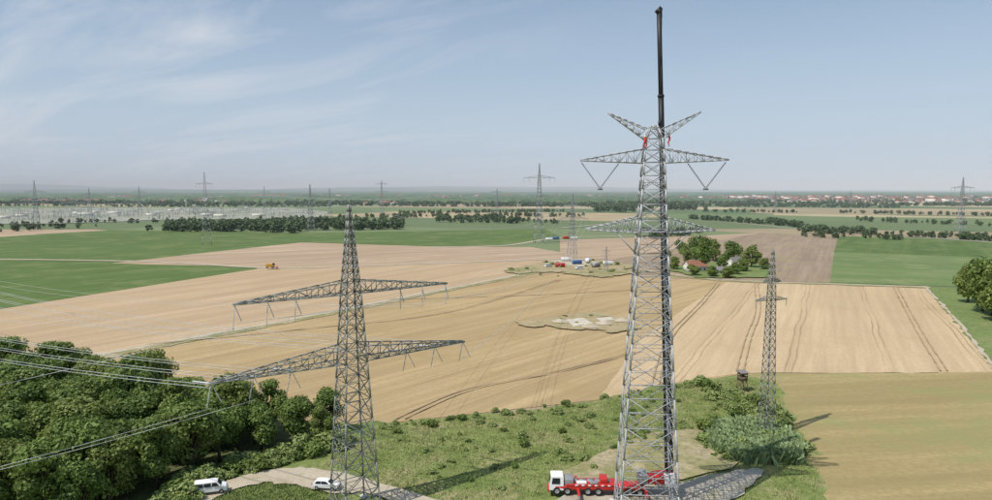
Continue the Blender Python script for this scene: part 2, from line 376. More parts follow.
bushes('meadow_shrubs',[P(380,425),P(560,405),P(700,381),P(700,386),P(560,411),P(380,432)],60,0.25,0.8,rng)
bushes('clearing_shrubs',[P(520,323),P(545,317),P(590,315),P(630,319),P(636,329),P(610,333),P(560,330)],22,0.15,0.6,rng,1)
bushes('worksite_shrubs',[P(505,272),P(545,262),P(600,261),P(640,270),P(600,277),P(540,277)],40,0.4,1.3,rng,1)
def tufts(name,poly,n,hmin,hmax,mat,rng,clump=0.35):
    pts=np.array(sample_poly(poly,n,rng)); mb=MB(); m=7
    c=np.repeat(pts,m,0)+rng.normal(size=(len(pts)*m,2))*clump; N=len(c)
    hh=np.repeat(rng.uniform(hmin,hmax,len(pts)),m)*rng.uniform(.6,1.2,N); th=rng.uniform(0,np.pi,N); w=hh*0.22
    lean=rng.normal(size=(N,2))*0.3*hh[:,None]
    dx=np.cos(th)*w;dy=np.sin(th)*w
    z0=np.full(N,0.2)
    V=np.stack([np.stack([c[:,0]-dx,c[:,1]-dy,z0],1),np.stack([c[:,0]+dx,c[:,1]+dy,z0],1),
      np.stack([c[:,0]+dx*.3+lean[:,0],c[:,1]+dy*.3+lean[:,1],z0+hh],1),np.stack([c[:,0]-dx*.5+lean[:,0],c[:,1]-dy*.5+lean[:,1],z0+hh*.9],1)],1).reshape(-1,3)
    mb.add(V,np.arange(N*4).reshape(N,4),0,np.clip(np.repeat(rng.random(len(pts)),m)*.8+rng.random(N)*.3,0,1))
    return mb.obj(name,[mat])
mead=[P(345,445),P(380,428),P(520,414),P(600,403),P(660,388),P(742,378),P(775,388),P(810,455),P(835,530),P(690,545),P(700,505),P(640,485),P(560,492),P(500,520),P(430,500),P(370,482),P(320,468)]
tufts('meadow_grass',mead,6500,0.1,0.4,M_weed,rng,.7)
tufts('dry_meadow_grass',mead,4500,0.1,0.35,M_dry,rng,.7)
tufts('reed_bed',[P(715,432),P(745,426),P(785,438),P(800,452),P(796,464),P(740,463),P(712,450)],6000,1.2,2.2,M_reed,rng,0.4)
tufts('forest_edge_grass',[P(200,505),P(240,487),P(270,482),P(320,490),P(350,500),P(300,520)],1500,0.15,0.4,M_weed,rng)
midm=[tree_template(300+i,2600,5.2,13,0.42,K=18,base=0.04).mesh('tree_crown',[M_leaf,M_bark]) for i in range(4)]
def tree(px,py,h,w=1.0,k=0,name='deciduous_tree'):
    o=bpy.data.objects.new(name,midm[k%4]); col.objects.link(o); p=P(px,py); s=h/13
    o.location=p; o.scale=(s*w,s*w,s); o.rotation_euler[2]=px
for i,(x,y,h,w) in enumerate([(686,264,15,1.0),(703,271,23,.95),(713,261,17,1),(730,265,17,.95),(737,258,13,1),(751,268,16,1),(743,272,9,1.4),(764,270,8,1.3),(693,276,8,1.5),(712,277,7,1.7),(727,278,7,1.6),(674,270,9,1.2),(681,254,13,1.2),(735,275,8,1.4),(666,262,9,1.2),(695,258,17,1),(722,270,12,1.2),
    (968,303,18,.85),(982,312,24,.85),(1000,322,26,.9),(1012,300,22,1),(975,292,16,1),(992,316,20,.9)]): tree(x,y,h,w,i)
midT=[tree_template(400+i,260,4.5,11,1.0,K=9,base=0.02,trunk=False).arr() for i in range(4)]
farT=[tree_template(420+i,70,5,10,2.1,K=6,base=0.0,trunk=False).arr() for i in range(4)]
def row(name,segs,T,rng,spacing=7,wid=12,smin=.7,smax=1.25):
    mb=MB()
    for a,b in segs:
        p=P(*a);q=P(*b);L=(q-p).length; n=max(1,int(L/spacing))
        for i in range(n):
            c=p.lerp(q,rng.random()); s=rng.uniform(smin,smax)
            inplace(mb,T[rng.integers(len(T))],(c.x+rng.normal()*wid*.4,c.y+rng.normal()*wid,0),s*rng.uniform(.9,1.4),rng.uniform(0,6.28),s)
    return mb.obj(name,[M_leafd,M_bark])
row('tree_row',[((168,231),(300,232)),((190,229),(398,229.5)),((250,227),(400,226)),((170,230),(260,228))],midT,rng,2.6,12,.8,1.35)
row('tree_row',[((432,222),(520,223)),((440,220),(500,220))],midT,rng,4,14,.6,1.2)
row('tree_row',[((400,214),(560,212)),((340,218),(450,217)),((500,216),(590,217))],midT,rng,4,14,.5,.9)
row('tree_row',[((480,219),(560,224)),((640,232),(690,236))],midT,rng,6,8,.4,.8)
row('tree_row',[((590,208),(700,210)),((600,206),(690,206)),((600,212),(640,211))],midT,rng,4,30,1.0,1.8)
row('hedge_row',[((690,219),(800,227)),((800,233),(992,240)),((800,231),(870,234)),((640,240),(700,232)),((770,222),(800,228))],midT,rng,3.6,6,.35,.95)
row('hedge_row',[((800,236.5),(900,240)),((900,235),(1050,246)),((930,236),(1000,240))],midT,rng,4,5,.35,.7)
row('tree_row',[((0,232),(90,227)),((-50,226),(60,227)),((60,223),(165,223)),((165,222),(330,221)),((0,206),(170,206)),((100,207),(330,207))],midT,rng,7,12,.4,.95)
row('tree_row',[((830,213),(992,216)),((700,212),(800,213)),((850,221),(992,226)),((720,207),(900,208))],midT,rng,5,9,.4,.9)
segs=[]
for i in range(260):
    y=192.8+ (rng.random()**1.4)*14; x=rng.uniform(-150,1090); w=rng.uniform(25,200)
    segs.append(((x,y),(x+w,y+rng.normal()*0.3)))
row('distant_trees',[s for s in segs if s[0][1]>196],farT,rng,8,14,.7,1.3)
mb=MB()
for i in range(230):
    D=2400*math.exp(rng.random()*2.0); X=rng.uniform(-0.85,0.85)*D; nx=int(rng.uniform(20,70)); ny=7; st_=D/150*rng.uniform(.7,1.3)
    if .2<X/D<.85 and 2000<D<4600: continue
    gx=(np.arange(nx)-nx/2)*st_; gy=np.arange(ny)*st_*1.5
    GX,GY=np.meshgrid(gx,gy,indexing='ij'); Z=rng.uniform(11,19,size=GX.shape); Z[0,:]=Z[-1,:]=0;Z[:,0]=Z[:,-1]=0
    GX=GX+rng.normal(size=GX.shape)*st_*.3; GY=GY+rng.normal(size=GX.shape)*st_*.3
    a=rng.normal()*0.15; V=np.stack([X+GX*math.cos(a)-GY*math.sin(a),D+GX*math.sin(a)+GY*math.cos(a),Z],-1).reshape(-1,3)
    ii,jj=np.meshgrid(np.arange(nx-1),np.arange(ny-1),indexing='ij'); b=(ii*ny+jj).ravel()
    mb.add(V,np.stack([b,b+ny,b+ny+1,b+1],1),0,rng.random(len(b)))
mb.obj('distant_woods',[M_leafd])
t=NT('hill_forest'); n_=t.noise(t.pos(),0.0008,5); M_hill=t.out(t.mix(n_,(0.05,0.075,0.05),(0.14,0.15,0.09)),0.95)
mb=MB()
for D,hs,lo,seed in((14000,75,0.3,1),(19000,190,0.25,2),(24000,480,0.12,3)):
    r2=np.random.default_rng(seed); n=160; x=np.linspace(-D*1.0,D*1.0,n); u=x/D
    hh=sum(np.sin(u*f*3+r2.uniform(0,6))/f for f in (1.3,2.7,5.1,9.7,19)); hh=(hh-hh.min())/(hh.max()-hh.min())
    env=np.clip(0.45-u*0.75,0.14,1) ; zt=hs*(lo+(1-lo)*hh)*env
    V=np.concatenate([np.stack([x,np.full(n,D-1500.),np.zeros(n)],1),np.stack([x,np.full(n,D*1.),zt],1),np.stack([x,np.full(n,D+2500.),np.zeros(n)],1)])
    i=np.arange(n-1); Q=np.concatenate([np.stack([i,i+1,i+1+n,i+n],1),np.stack([i+n,i+1+n,i+1+2*n,i+2*n],1)]); mb.add(V,Q)
mb.obj('distant_hills',[M_hill])
# ------------------------------------------------------------------ villages & substation
def housemass(name,spots,rng):
    mb=MB()
    for (x,y,n,sx,sy) in spots:
        c=P(x,y)
        for k in range(n):
            cx=c.x+rng.normal()*sx; cy=c.y+rng.normal()*sy; w=rng.uniform(10,14);l=rng.uniform(12,26);h=rng.uniform(5,9);rz=rng.choice([0.3,1.87])+rng.normal()*.1
            if rng.random()<.06: h=18;l=35
            box(mb,(cx,cy,h/2),(l,w,h),0,rz)
            cc,ss=math.cos(rz),math.sin(rz); V=[]
            for (a,b,zz) in((-l/2-.4,-w/2-.5,h-.2),(l/2+.4,-w/2-.5,h-.2),(l/2+.4,0,h+w*.42),(-l/2-.4,0,h+w*.42),(-l/2-.4,w/2+.5,h-.2),(l/2+.4,w/2+.5,h-.2)):
                V.append((cx+a*cc-b*ss,cy+a*ss+b*cc,zz))
            mb.add(V,[[0,1,2,3],[3,2,5,4]],1 if rng.random()<.75 else 2)
            V2=[V[0],V[3],V[4],V[3],V[1],V[2],V[5],V[2]]; mb.add(V2,[[0,1,2,3],[4,5,6,7]],0)
    return mb.obj(name,[M_plaster,M_roof,M_roofg])
housemass('distant_village',[(720,199.5,120,150,250),(780,199,160,220,350),(850,199.5,160,220,350),(920,199,160,220,350),(985,200,90,180,300),(700,201,35,80,90),(810,202,40,120,80),(935,203,30,100,60)],rng)
housemass('distant_village',[(430,198,120,250,300),(490,197.5,120,250,300),(330,198,90,250,300),(250,198.5,60,250,200),(560,198,90,200,250),(640,199,60,150,150),(450,201,40,120,80),(540,202,30,90,60)],rng)
housemass('distant_village',[(200,202,20,80,60),(60,202,30,100,80),(380,205,8,40,30),(130,200,30,100,80)],rng)
mb=MB()
for k in range(150):
    x=rng.uniform(-20,320); y=rng.uniform(208.5,219.5 if x>100 else 223); c=P(x,y); a=0.25
    w=rng.uniform(10,18);h=rng.uniform(8,14)
    dx=np.array([math.cos(a),math.sin(a),0])*w/2; cc=np.array(c)
    tt=0.4
    for s in(-1,1): beam(mb,cc+dx*s,cc+dx*s+[0,0,h],tt)
    beam(mb,cc-dx+[0,0,h],cc+dx+[0,0,h],tt*1.2)
    for j in range(3):
        o=cc+dx*rng.uniform(-1,1)+[rng.normal()*4,rng.normal()*8,0]; beam(mb,o,o+[0,0,rng.uniform(3,7)],.5)
for k in range(14):
    c=P(rng.uniform(0,320),rng.uniform(209,219)); box(mb,(c.x,c.y,2.5),(rng.uniform(8,26),10,5),1,.25)
mb.obj('substation',[M_gantry,M_plaster])
# ------------------------------------------------------------------ pylons
def lattice(mb,prof,yaw_panels=1.0,leg=0.22,br=0.11,sub=False):
    def wd(z):
        for (z0,w0),(z1,w1) in zip(prof,prof[1:]):
            if z<=z1: return w0+(w1-w0)*(z-z0)/(z1-z0)
        return prof[-1][1]
    zs=[prof[0][0]]; top=prof[-1][0]
    while zs[-1]<top-0.4: zs.append(min(top,zs[-1]+max(1.3,wd(zs[-1])*yaw_panels)))
    for z0,z1 in zip(zs,zs[1:]):
        a=wd(z0)/2;b=wd(z1)/2
        c0=[(-a,-a,z0),(a,-a,z0),(a,a,z0),(-a,a,z0)];c1=[(-b,-b,z1),(b,-b,z1),(b,b,z1),(-b,b,z1)]
        for i in range(4):
            j=(i+1)%4; beam(mb,c0[i],c1[i],leg)
            beam(mb,c0[i],c1[j],br);beam(mb,c0[j],c1[i],br);beam(mb,c1[i],c1[j],br)
            if sub and a>1.6:
                m0=np.array(c0[i]);m1=np.array(c1[i]);n0=np.array(c0[j]);n1=np.array(c1[j]); ctr=(m0+m1+n0+n1)/4
                beam(mb,(m0+m1)/2,ctr,br*.75);beam(mb,(n0+n1)/2,ctr,br*.75)
                beam(mb,(m0+m1)/2,(m0+ctr)/2,br*.7);beam(mb,(n0+n1)/2,(n0+ctr)/2,br*.7)
    return wd
def arm(mb,w0,zb,zt,L,s,n=7,ch=0.14,br=0.08,ztip=None,wtip=0.15):
    ztip=zb if ztip is None else ztip
    def pt(f,side,top):
        x=w0+(L-w0)*f; y=side*(w0+(wtip-w0)*f)
        zz=(zt+(ztip+0.1-zt)*f) if top else (zb+(ztip-zb)*f); return (s*x,y,zz)
    for k in range(n):
        f0,f1=k/n,(k+1)/n
        for sd in(-1,1):
            beam(mb,pt(f0,sd,0),pt(f1,sd,0),ch);beam(mb,pt(f0,sd,1),pt(f1,sd,1),ch)
            if k%2: beam(mb,pt(f0,sd,0),pt(f1,sd,1),br)
            else: beam(mb,pt(f0,sd,1),pt(f1,sd,0),br)
            if k: beam(mb,pt(f0,sd,0),pt(f0,sd,1),br)
        beam(mb,pt(f0,-1,0),pt(f1,1,0),br);beam(mb,pt(f0,1,0),pt(f1,-1,0),br*.8)
        beam(mb,pt(f1,-1,0),pt(f1,1,0),br); beam(mb,pt(f0,-1,1),pt(f1,1,1),br*.8)
def insul(mb,p,q,r=0.13,n=None,m=0):
    p=np.array(p,float);q=np.array(q,float);L=np.linalg.norm(q-p); n=n or int(L/0.28)
    beam(mb,p,q,0.06,m)
    for i in range(1,n):
        c=p+(q-p)*i/n; d=(q-p)/L*0.05; tube(mb,c-d,c+d,r,r*.6,8,m)
YM=97.0; XM=22.9
def zA(py,Y=YM): return A(496,py,Y).z
main=emp('lattice_pylon',(XM,YM,0),R(-5))
mb=MB()
zc2=zA(163); zc1=zA(232); ztp=zA(126)
wd=lattice(mb,[(0,8.8),(30,5.5),(zc1,3.9),(zc2,2.9),(zA(140),2.4),(ztp,0.9)],0.62,0.24,0.105,True)
mb.obj('tower_body',[M_steel],main)
mb=MB()
for s,L in((-1,10.5),(1,10.7)): arm(mb,wd(zc2)/2,zc2,zA(149),L,s,8,.15,.08,ztip=zA(160.5),wtip=.3)
for s,L in((-1,9.6),(1,9.0)): arm(mb,wd(zc1)/2,zc1,zA(217),L,s,8,.17,.09,ztip=zA(230),wtip=.5)
for s in(-1,1): arm(mb,1.1,zA(140),zA(129),6.6,s,6,.14,.08,ztip=zA(113),wtip=.12)
for s in(-1,1):
    w=wd(zc1)/2
    for d in(-1,1): beam(mb,(s*w,d*w,zc1-3.5),(s*5.2,d*1.2,zc1),.1)
mb.obj('crossarms',[M_steel],main)
mb=MB()
zi=zA(188.5)
for s in(-1,1):
    insul(mb,(s*10.4,0,zA(162)),(s*7.6,0,zi),.14,None,0);insul(mb,(s*4.9,0,zc2),(s*7.6,0,zi),.14,None,0)
    beam(mb,(s*7.25,0,zi-.1),(s*7.95,0,zi-.1),.25,0)
mb.obj('insulators',[M_insd],main)
mb=MB()
for i in(-1,1):
    for j in(-1,1): box(mb,(i*4.4,j*4.4,.35),(1.3,1.3,.7))
mb.obj('foundations',[M_conc],main)
mb=MB()
for zz in np.arange(1,ztp-2,1.2): beam(mb,(wd(zz)/2*0.98-.3,-wd(zz)/2-.1,zz),(wd(zz)/2*0.98+.3,-wd(zz)/2-.1,zz),.05)
box(mb,(0,0,zc1+.1),(4.0,4.0,.08))
mb.obj('ladder_and_platform',[M_steel],main)
XL,YL=-22.0,99.0; yaw=R(37)
left=emp('lattice_pylon',(XL,YL,0),yaw)
zl1=zA(360,YL);zl2=zA(293,YL);zlt=zA(205,YL)
mb=MB(); wdl=lattice(mb,[(0,5.9),(zl1,3.4),(zl2,2.3),(zl2+4,1.7),(zlt,.25)],0.72,.2,.1,True); mb.obj('tower_body',[M_steelg],left)
mb=MB()
for s in(-1,1):
    arm(mb,wdl(zl2)/2,zl2,zl2+1.9,17.2,s,9,.15,.09,wtip=.25)
    arm(mb,wdl(zl1)/2,zl1,zl1+2.3,20.6,s,10,.16,.1,wtip=.3)
mb.obj('crossarms',[M_steelg],left)
mb=MB()
for s in(-1,1):
    for x in(17,12.5,8.5):
        insul(mb,(s*x,0,zl2),(s*x-.6,-1.0,zl2-3.3),.11);insul(mb,(s*x,.3,zl2),(s*x+1.1,.9,zl2-2.6),.11)
    for x in(20.4,14.8,9.5):
        insul(mb,(s*x,0,zl1),(s*x-.6,.3,zl1-3.4),.12); insul(mb,(s*x,0,zl1),(s*x+1.2,-.5,zl1-2.8),.11)
mb.obj('insulators',[M_ins],left)
mb=MB()
for i in(-1,1):
    for j in(-1,1): box(mb,(i*2.95,j*2.95,.35),(1,1,.7))
mb.obj('foundations',[M_conc],left)
ps=P(766,438)
sl=emp('slender_lattice_pylon',ps,R(20)); Ys=ps.y
mb=MB(); zt_=zA(250,Ys); lattice(mb,[(0,2.6),(12,1.8),(zt_-8,1.1),(zt_,.3)],1.0,.13,.07)
for zz,L in((zA(300,Ys),3.9),(zA(282,Ys),2.2)):
    for s in(-1,1): arm(mb,.55,zz,zz+.9,L,s,4,.08,.05,wtip=.08)
mb.obj('lattice_mast',[M_steelg],sl)
mb=MB()
for s in(-1,1): insul(mb,(s*3.8,0,zA(300,Ys)),(s*3.8,0,zA(300,Ys)-1.3),.1)
mb.obj('insulators',[M_ins],sl)
for (x,by,ty,bw,arms,yw,th) in [
  (207,245,172,8,[(184,7),(199,10),(213,8)],25,.24),
  (539,243,163,9,[(178,15),(196,9)],8,.32),(37,229,180,8,[(192,12),(203,15)],30,.33),(311,231,184,8,[(196,12),(206,15)],30,.3),
  (572,262,193,6,[(207,10),(219,12)],20,.2),(606,271,246,2.5,[(251,2.5)],0,.14),(960,232,177,8,[(188,15),(199,11)],5,.33),
  (382,214,180,9,[(184,12),(192,15)],20,.4),(265,213,186,8,[(192,12),(197,14)],20,.4),(140,214,186,8,[(192,12),(197,14)],20,.4),
  (497,219,188,7,[(192,10),(199,12)],10,.35),(90,215,188,8,[(194,12)],20,.4),(330,217,188,8,[(194,12)],20,.4),(775,212,191,7,[(195,12)],10,.4),(850,206,191,9,[(194,13)],10,.4)]:
    b=P(x,by); e=emp('lattice_pylon',b,R(yw)); mb=MB(); zt_=zA(ty,b.y)
    pr=[(0,bw),(zt_*.45,bw*.5),(zt_*.8,bw*.25),(zt_,.4)]
    w_=lattice(mb,pr,1.0,th,th*.5)
    for py,L in arms:
        zz=zA(py,b.y)
        for s in(-1,1):
            arm(mb,w_(zz)/2,zz,zz+L*.16,L,s,4,th*.7,th*.4,wtip=.2)
            for f in(.65,1): beam(mb,(s*L*f,0,zz),(s*L*f,0,zz-3.5),th*.6)
    mb.obj('tower',[M_steelfar],e)
# ------------------------------------------------------------------ wires
def wire(mb,p,q,sag,r,n=26):
    p=np.array(p,float);q=np.array(q,float); prev=p
    for i in range(1,n+1):
        t_=i/n; c=p+(q-p)*t_; c[2]-=4*sag*t_*(1-t_); beam(mb,prev,c,r); prev=c
def lp(x,y,z): return np.array([XL+x*math.cos(yaw)-y*math.sin(yaw),YL+x*math.sin(yaw)+y*math.cos(yaw),z])
mb=MB()
far=np.array([-255,150,0.])
for x in(-20.4,-14.8,-9.5,9.5,14.8,20.4):
    for o in(0,.45):
        wire(mb,lp(x,0,zl1-.2-o),lp(x,0,zl1-.2-o)+far+[x*.1,x*.2,3],7,.055)
    beam(mb,lp(x,0,zl1),lp(x,0,zl1)+far/300*4-[0,0,.3],.18)
for x in(-17,17,12.5): wire(mb,lp(x,0,zl2-3.3),lp(x,0,zl2-3.3)+far+[x*.1,0,3],9,.035)
wire(mb,lp(0,0,zlt),lp(0,0,zlt)+far,6,.03)
near_=np.array([-200,-75,-8.])
for x,zz in((-20.4,zl1-3.4),(-14.8,zl1-3.4),(-17,zl2-3.3)): wire(mb,lp(x,0,zz),lp(x,0,zz)+near_,9,.04)
pf=P(572,262); ya=R(20)
for x,zz,fx,fz in((17,zl2-2.6,12,zA(219,pf.y)),(12.5,zl2-2.6,8,zA(219,pf.y)),(-12.5,zl2-2.6,-8,zA(219,pf.y)),(-17,zl2-2.6,-12,zA(219,pf.y)),(20.4,zl1-2.8,10,zA(207,pf.y)),(0,zlt,0,zA(193,pf.y))):
    wire(mb,lp(x,0,zz),np.array([pf.x+fx*math.cos(ya),pf.y+fx*math.sin(ya),fz-2]),11,.05,40)
pa=P(539,243);pc_=P(207,245);pd=P(37,229)
for (a,b,za,zb_) in((pa,pc_,178,184),(pc_,pd,184,192)):
    for dx_ in(-9,0,9): wire(mb,(a.x+dx_,a.y,zA(za,a.y)-3),(b.x+dx_,b.y,zA(zb_,b.y)-3),14,.07,40)
mb.obj('overhead_power_lines',[M_wire])
# ------------------------------------------------------------------ vehicles
def prism(name,prof,wid,mat,parent,bevel=.05,yoff=0):
    n=len(prof); V=[(x,-w+yoff,zz) for (x,zz),w in zip(prof,wid)]+[(x,w+yoff,zz) for (x,zz),w in zip(prof,wid)]
    Fc=[tuple(range(n)),tuple(range(2*n-1,n-1,-1))]+[(i,i+n,(i+1)%n+n,(i+1)%n) for i in range(n)]
    return pyd(name,V,Fc,mat,parent,bevel)
def wheels(parent,xs,w,r,tw=.24):
    k=0
    for x in xs:
        for s in(-1,1):
            k+=1; mb=MB(); th=np.arange(16)*2*np.pi/16
            def ring(rr,y): return np.stack([x+rr*np.cos(th),np.full(16,y),r+rr*np.sin(th)],1)
            ys=[(r*.3,s*(w-tw*.15)),(r*.58,s*(w-.03)),(r*.62,s*w),(r*.95,s*w),(r,s*(w-.05)),(r,s*(w-tw+.05)),(r*.6,s*(w-tw)),(0.01,s*(w-tw))]
            V=np.concatenate([np.tile([[x,s*(w-tw*.15),r]],(16,1))]+[ring(a,b) for a,b in ys]); i=np.arange(16);j=(i+1)%16
            Q=np.concatenate([np.stack([i+16*q,j+16*q,j+16*(q+1),i+16*(q+1)],1) for q in range(1,len(ys))]+[np.stack([i,j,j+16,i+16],1)])
            mi=np.concatenate([np.full(16,1 if q<=2 else 0) for q in range(1,len(ys))]+[np.full(16,1)])
            mb.add(V,Q,mi); mb.obj('wheel_%d'%k,[M_tyre,M_grey],parent)
def road_car(name,loc,rz,paint,kind):
    e=emp(name,loc,rz)
    if kind=='van':
        prof=[(0,.3),(0,.95),(.06,1.25),(.14,1.9),(.35,1.98),(3.35,1.98),(3.65,1.88),(4.25,1.22),(4.95,1.02),(5.1,.8),(5.12,.3)]
        wid=[.93,.95,.94,.82,.78,.78,.8,.92,.88,.85,.85]; side=[[(.4,1.22),(.4,1.8),(1.5,1.8),(1.5,1.22)],[(1.65,1.22),(1.65,1.8),(2.7,1.8),(2.7,1.22)],[(2.85,1.22),(2.85,1.8),(3.5,1.8),(3.98,1.22)]]
        ws=((3.7,1.84),(4.2,1.27)); rw=((.16,1.83),(.08,1.3)); ax=(.95,4.2); zt0,w0,zt1,w1=1.22,.945,1.9,.82
    else:
        prof=[(0,.32),(0,.7),(.1,.98),(.45,1.35),(.9,1.5),(2.3,1.5),(2.65,1.42),(3.35,1.0),(4.2,.88),(4.4,.65),(4.42,.3)]
        wid=[.85,.88,.86,.68,.64,.64,.66,.84,.8,.8,.8]; side=[[(.55,1.02),(.75,1.36),(1.5,1.42),(1.5,1.02)],[(1.6,1.02),(1.6,1.42),(2.4,1.4),(3.0,1.02)]]
        ws=((2.7,1.4),(3.3,1.04)); rw=((.42,1.32),(.14,1.02)); ax=(.8,3.55); zt0,w0,zt1,w1=1.0,.86,1.45,.66
    prism('body',prof,wid,paint,e,.06)
    k=0
    for pl in side:
        for s in(-1,1):
            k+=1; V=[(x,s*(w0+(w1-w0)*(zz-zt0)/(zt1-zt0)+.02),zz) for x,zz in pl]; pyd('side_window_%d'%k,V,[(0,1,2,3)],M_glass,e)
    for nm,(a,b) in(('windscreen',ws),('rear_window',rw)):
        sx=.03 if nm=='windscreen' else -.03; hw=w1*.92
        pyd(nm,[(a[0]+sx,-hw,a[1]+.02),(a[0]+sx,hw,a[1]+.02),(b[0]+sx,hw*1.08,b[1]+.02),(b[0]+sx,-hw*1.08,b[1]+.02)],[(0,1,2,3)],M_glass,e)
    wheels(e,ax,.93 if kind=='van' else .88,.33)
    L=prof[-1][0]
    for s in(-1,1):
        cubeobj('headlight' ,(L-.06,s*.62,.78),(.12,.32,.16),M_ins,e,.02); cubeobj('tail_light',(0.0,s*.8,.9),(.08,.12,.3),M_red,e,.02)
        cubeobj('mirror',(ws[1][0]-.15,s*(w0+.12),zt0+.08),(.12,.2,.16),paint,e,.03)
    cubeobj('bumper',(L,0,.42),(.12,1.5,.2),M_tyre,e,.03)
    return e
p=P(194,498); road_car('delivery_van',(p.x,p.y,GZ),R(18),M_white,'van')
p=P(314,491); road_car('parked_car',(p.x,p.y,GZ),R(-8),M_white,'car')
pc=P(551,506)
cr=emp('mobile_crane',(pc.x,104.5,GZ),R(-2))
prism('driver_cab',[(0,.7),(0.0,1.7),(.25,2.95),(.5,3.05),(2.2,3.05),(2.3,2.9),(2.3,.7)],[1.25,1.27,1.15,1.1,1.1,1.15,1.27],M_white,cr,.07)
pyd('windscreen',[(-.03,-1.1,1.75),(-.03,1.1,1.75),(.19,1.02,2.8),(.19,-1.02,2.8)],[(0,1,2,3)],M_glass,cr)
for s in(-1,1): pyd('cab_side_window',[(.35,s*1.285,1.8),(.5,s*1.2,2.75),(1.7,s*1.2,2.75),(1.7,s*1.285,1.8)],[(0,1,2,3)],M_glass,cr)
cubeobj('carrier_chassis',(8.2,0,1.15),(14.6,2.5,.55),M_red,cr,.05)
cubeobj('deck',(7.0,0,1.62),(8.6,2.6,.35),M_red,cr,.04)
cubeobj('engine_housing',(3.2,0,2.0),(1.4,2.3,1.1),M_grey,cr,.08)
cubeobj('tool_box',(5.2,-.9,1.98),(1.6,.7,.35),M_white,cr,.04)
cubeobj('tool_box',(7.2,-.9,1.98),(1.3,.7,.35),M_grey,cr,.04)
cubeobj('counterweight',(8.9,.3,2.1),(1.2,2.2,.7),M_red,cr,.05)
cubeobj('bumper_front',(-.1,0,.62),(.3,2.5,.35),M_red,cr,.05)
for k in range(7): cubeobj('marking_stripe',(4.4+k*1.05,-1.312,1.62),(.5,.02,.2),M_white,cr,0)
for k in range(5): cubeobj('walkway_plate',(4.2+k*1.3,.45,1.81),(1.1,1.1,.04),M_grey,cr,0)
wheels(cr,(1.2,2.9,6.2,7.9,11.2,12.9,14.6),1.32,.62,.5)
for x in(4.6,15.4):
    for s in(-1,1):
        cubeobj('outrigger_beam',(x,s*2.3,.95),(.4,2.6,.35),M_red,cr,.03); cubeobj('outrigger_jack',(x,s*3.5,.5),(.22,.22,1.0),M_grey,cr,.02); cubeobj('outrigger_pad',(x,s*3.5,.06),(.9,.9,.12),M_wood,cr,.02)
bx=P(668,500).x+0.6-pc.x
cubeobj('slewing_ring',(bx-1.5,0,1.65),(2.2,2.2,.4),M_grey,cr,.1)
prism('superstructure',[(bx-3.8,1.9),(bx-3.8,2.9),(bx-2.5,3.3),(bx+.3,3.6),(bx+1.2,3.0),(bx+1.2,1.9)],[1.1]*6,M_red,cr,.08)
prism('operator_cab',[(bx-1.2,2.0),(bx-1.4,3.9),(bx+.3,4.0),(bx+.5,2.0)],[.45,.42,.42,.45],M_white,cr,.06,-1.65)
cubeobj('rear_counterweight',(bx-4.6,0,2.7),(1.5,2.6,1.6),M_grey,cr,.08)
top=A(659,10,100.5); bot=Vector((P(668,500).x+.6,104.5,3.0))
mb=MB(); n=6; D_=top-bot
for i in range(n):
    a=bot+D_*(0 if i==0 else i/n-.005); b=bot+D_*((i+1)/n); w=1.3-.13*i
    aa=np.array(a);bb=np.array(b); tube(mb,aa,bb,w*.56,w*.56,8)
    d=np.array(D_.normalized())*.35; tube(mb,bb-d,bb,w*.66,w*.66,8)
tv=np.array(top); beam(mb,tv-[.4,0,.4],tv+[.3,0,.3],.6); beam(mb,tv+[.3,0,.3],tv+[.4,0,-1.2],.12)
MI=(Matrix.Translation(cr.location)@Matrix.Rotation(R(-2),4,'Z')).inverted()
o=mb.obj('telescopic_boom',[M_black]); o.parent=cr; o.matrix_parent_inverse=MI
mb=MB(); wire(mb,tv+[.4,-.3,0],(tv[0]+.4,tv[1]-.3,zA(120)),0,.05,2); beam(mb,(tv[0]+.4,tv[1]-.3,zA(124)),(tv[0]+.4,tv[1]-.3,zA(118)),.4)
wire(mb,tv+[0,-.5,0],np.array(bot)+[0,-1,2],0,.05,2)
o=mb.obj('hoist_rope_and_hook',[M_black]); o.parent=cr; o.matrix_parent_inverse=MI
# ------------------------------------------------------------------ small structures
def hide(px,py):
    b=P(px,py); e=emp('hunting_high_seat',b,R(15)); mb=MB()
    for i in(-1,1):
        for j in(-1,1): beam(mb,(i*1.1,j*1.0,0),(i*.75,j*.7,3),.16)
    beam(mb,(-.9,-.85,1.5),(.9,-.85,1.5),.1);beam(mb,(-1.1,-1,0),(.75,-.7,3),.1);beam(mb,(1.1,-1,0),(-.75,-.7,3),.1);beam(mb,(-1,.95,.6),(.9,.8,2.6),.1)
    for s in(-.3,.3): beam(mb,(s-1.9,0,0),(s-.9,0,3),.09)
    mb.obj('legs',[M_wood],e)
    mb=MB(); box(mb,(0,0,3.06),(1.9,1.8,.12))
    for i in(-1,1): box(mb,(i*.87,0,3.6),(.06,1.7,.95)); box(mb,(i*.87,0,4.75),(.06,1.7,.35))
    for j in(-1,1): box(mb,(0,j*.87,3.6),(1.68,.06,.95)); box(mb,(0,j*.87,4.75),(1.68,.06,.35))
    for i in(-.84,.84):
        for j in(-.84,.84): box(mb,(i,j,4.35),(.12,.12,.55))
    mb.obj('cabin',[M_wood],e)
    pyd('roof',[(-1.15,-1.1,4.98),(1.15,-1.1,4.98),(1.15,1.1,5.3),(-1.15,1.1,5.3),(-1.15,-1.1,5.08),(1.15,-1.1,5.08),(1.15,1.1,5.4),(-1.15,1.1,5.4)],[(0,3,2,1),(4,5,6,7),(0,1,5,4),(2,3,7,6),(1,2,6,5),(3,0,4,7)],M_roofg,e)
hide(742,392)
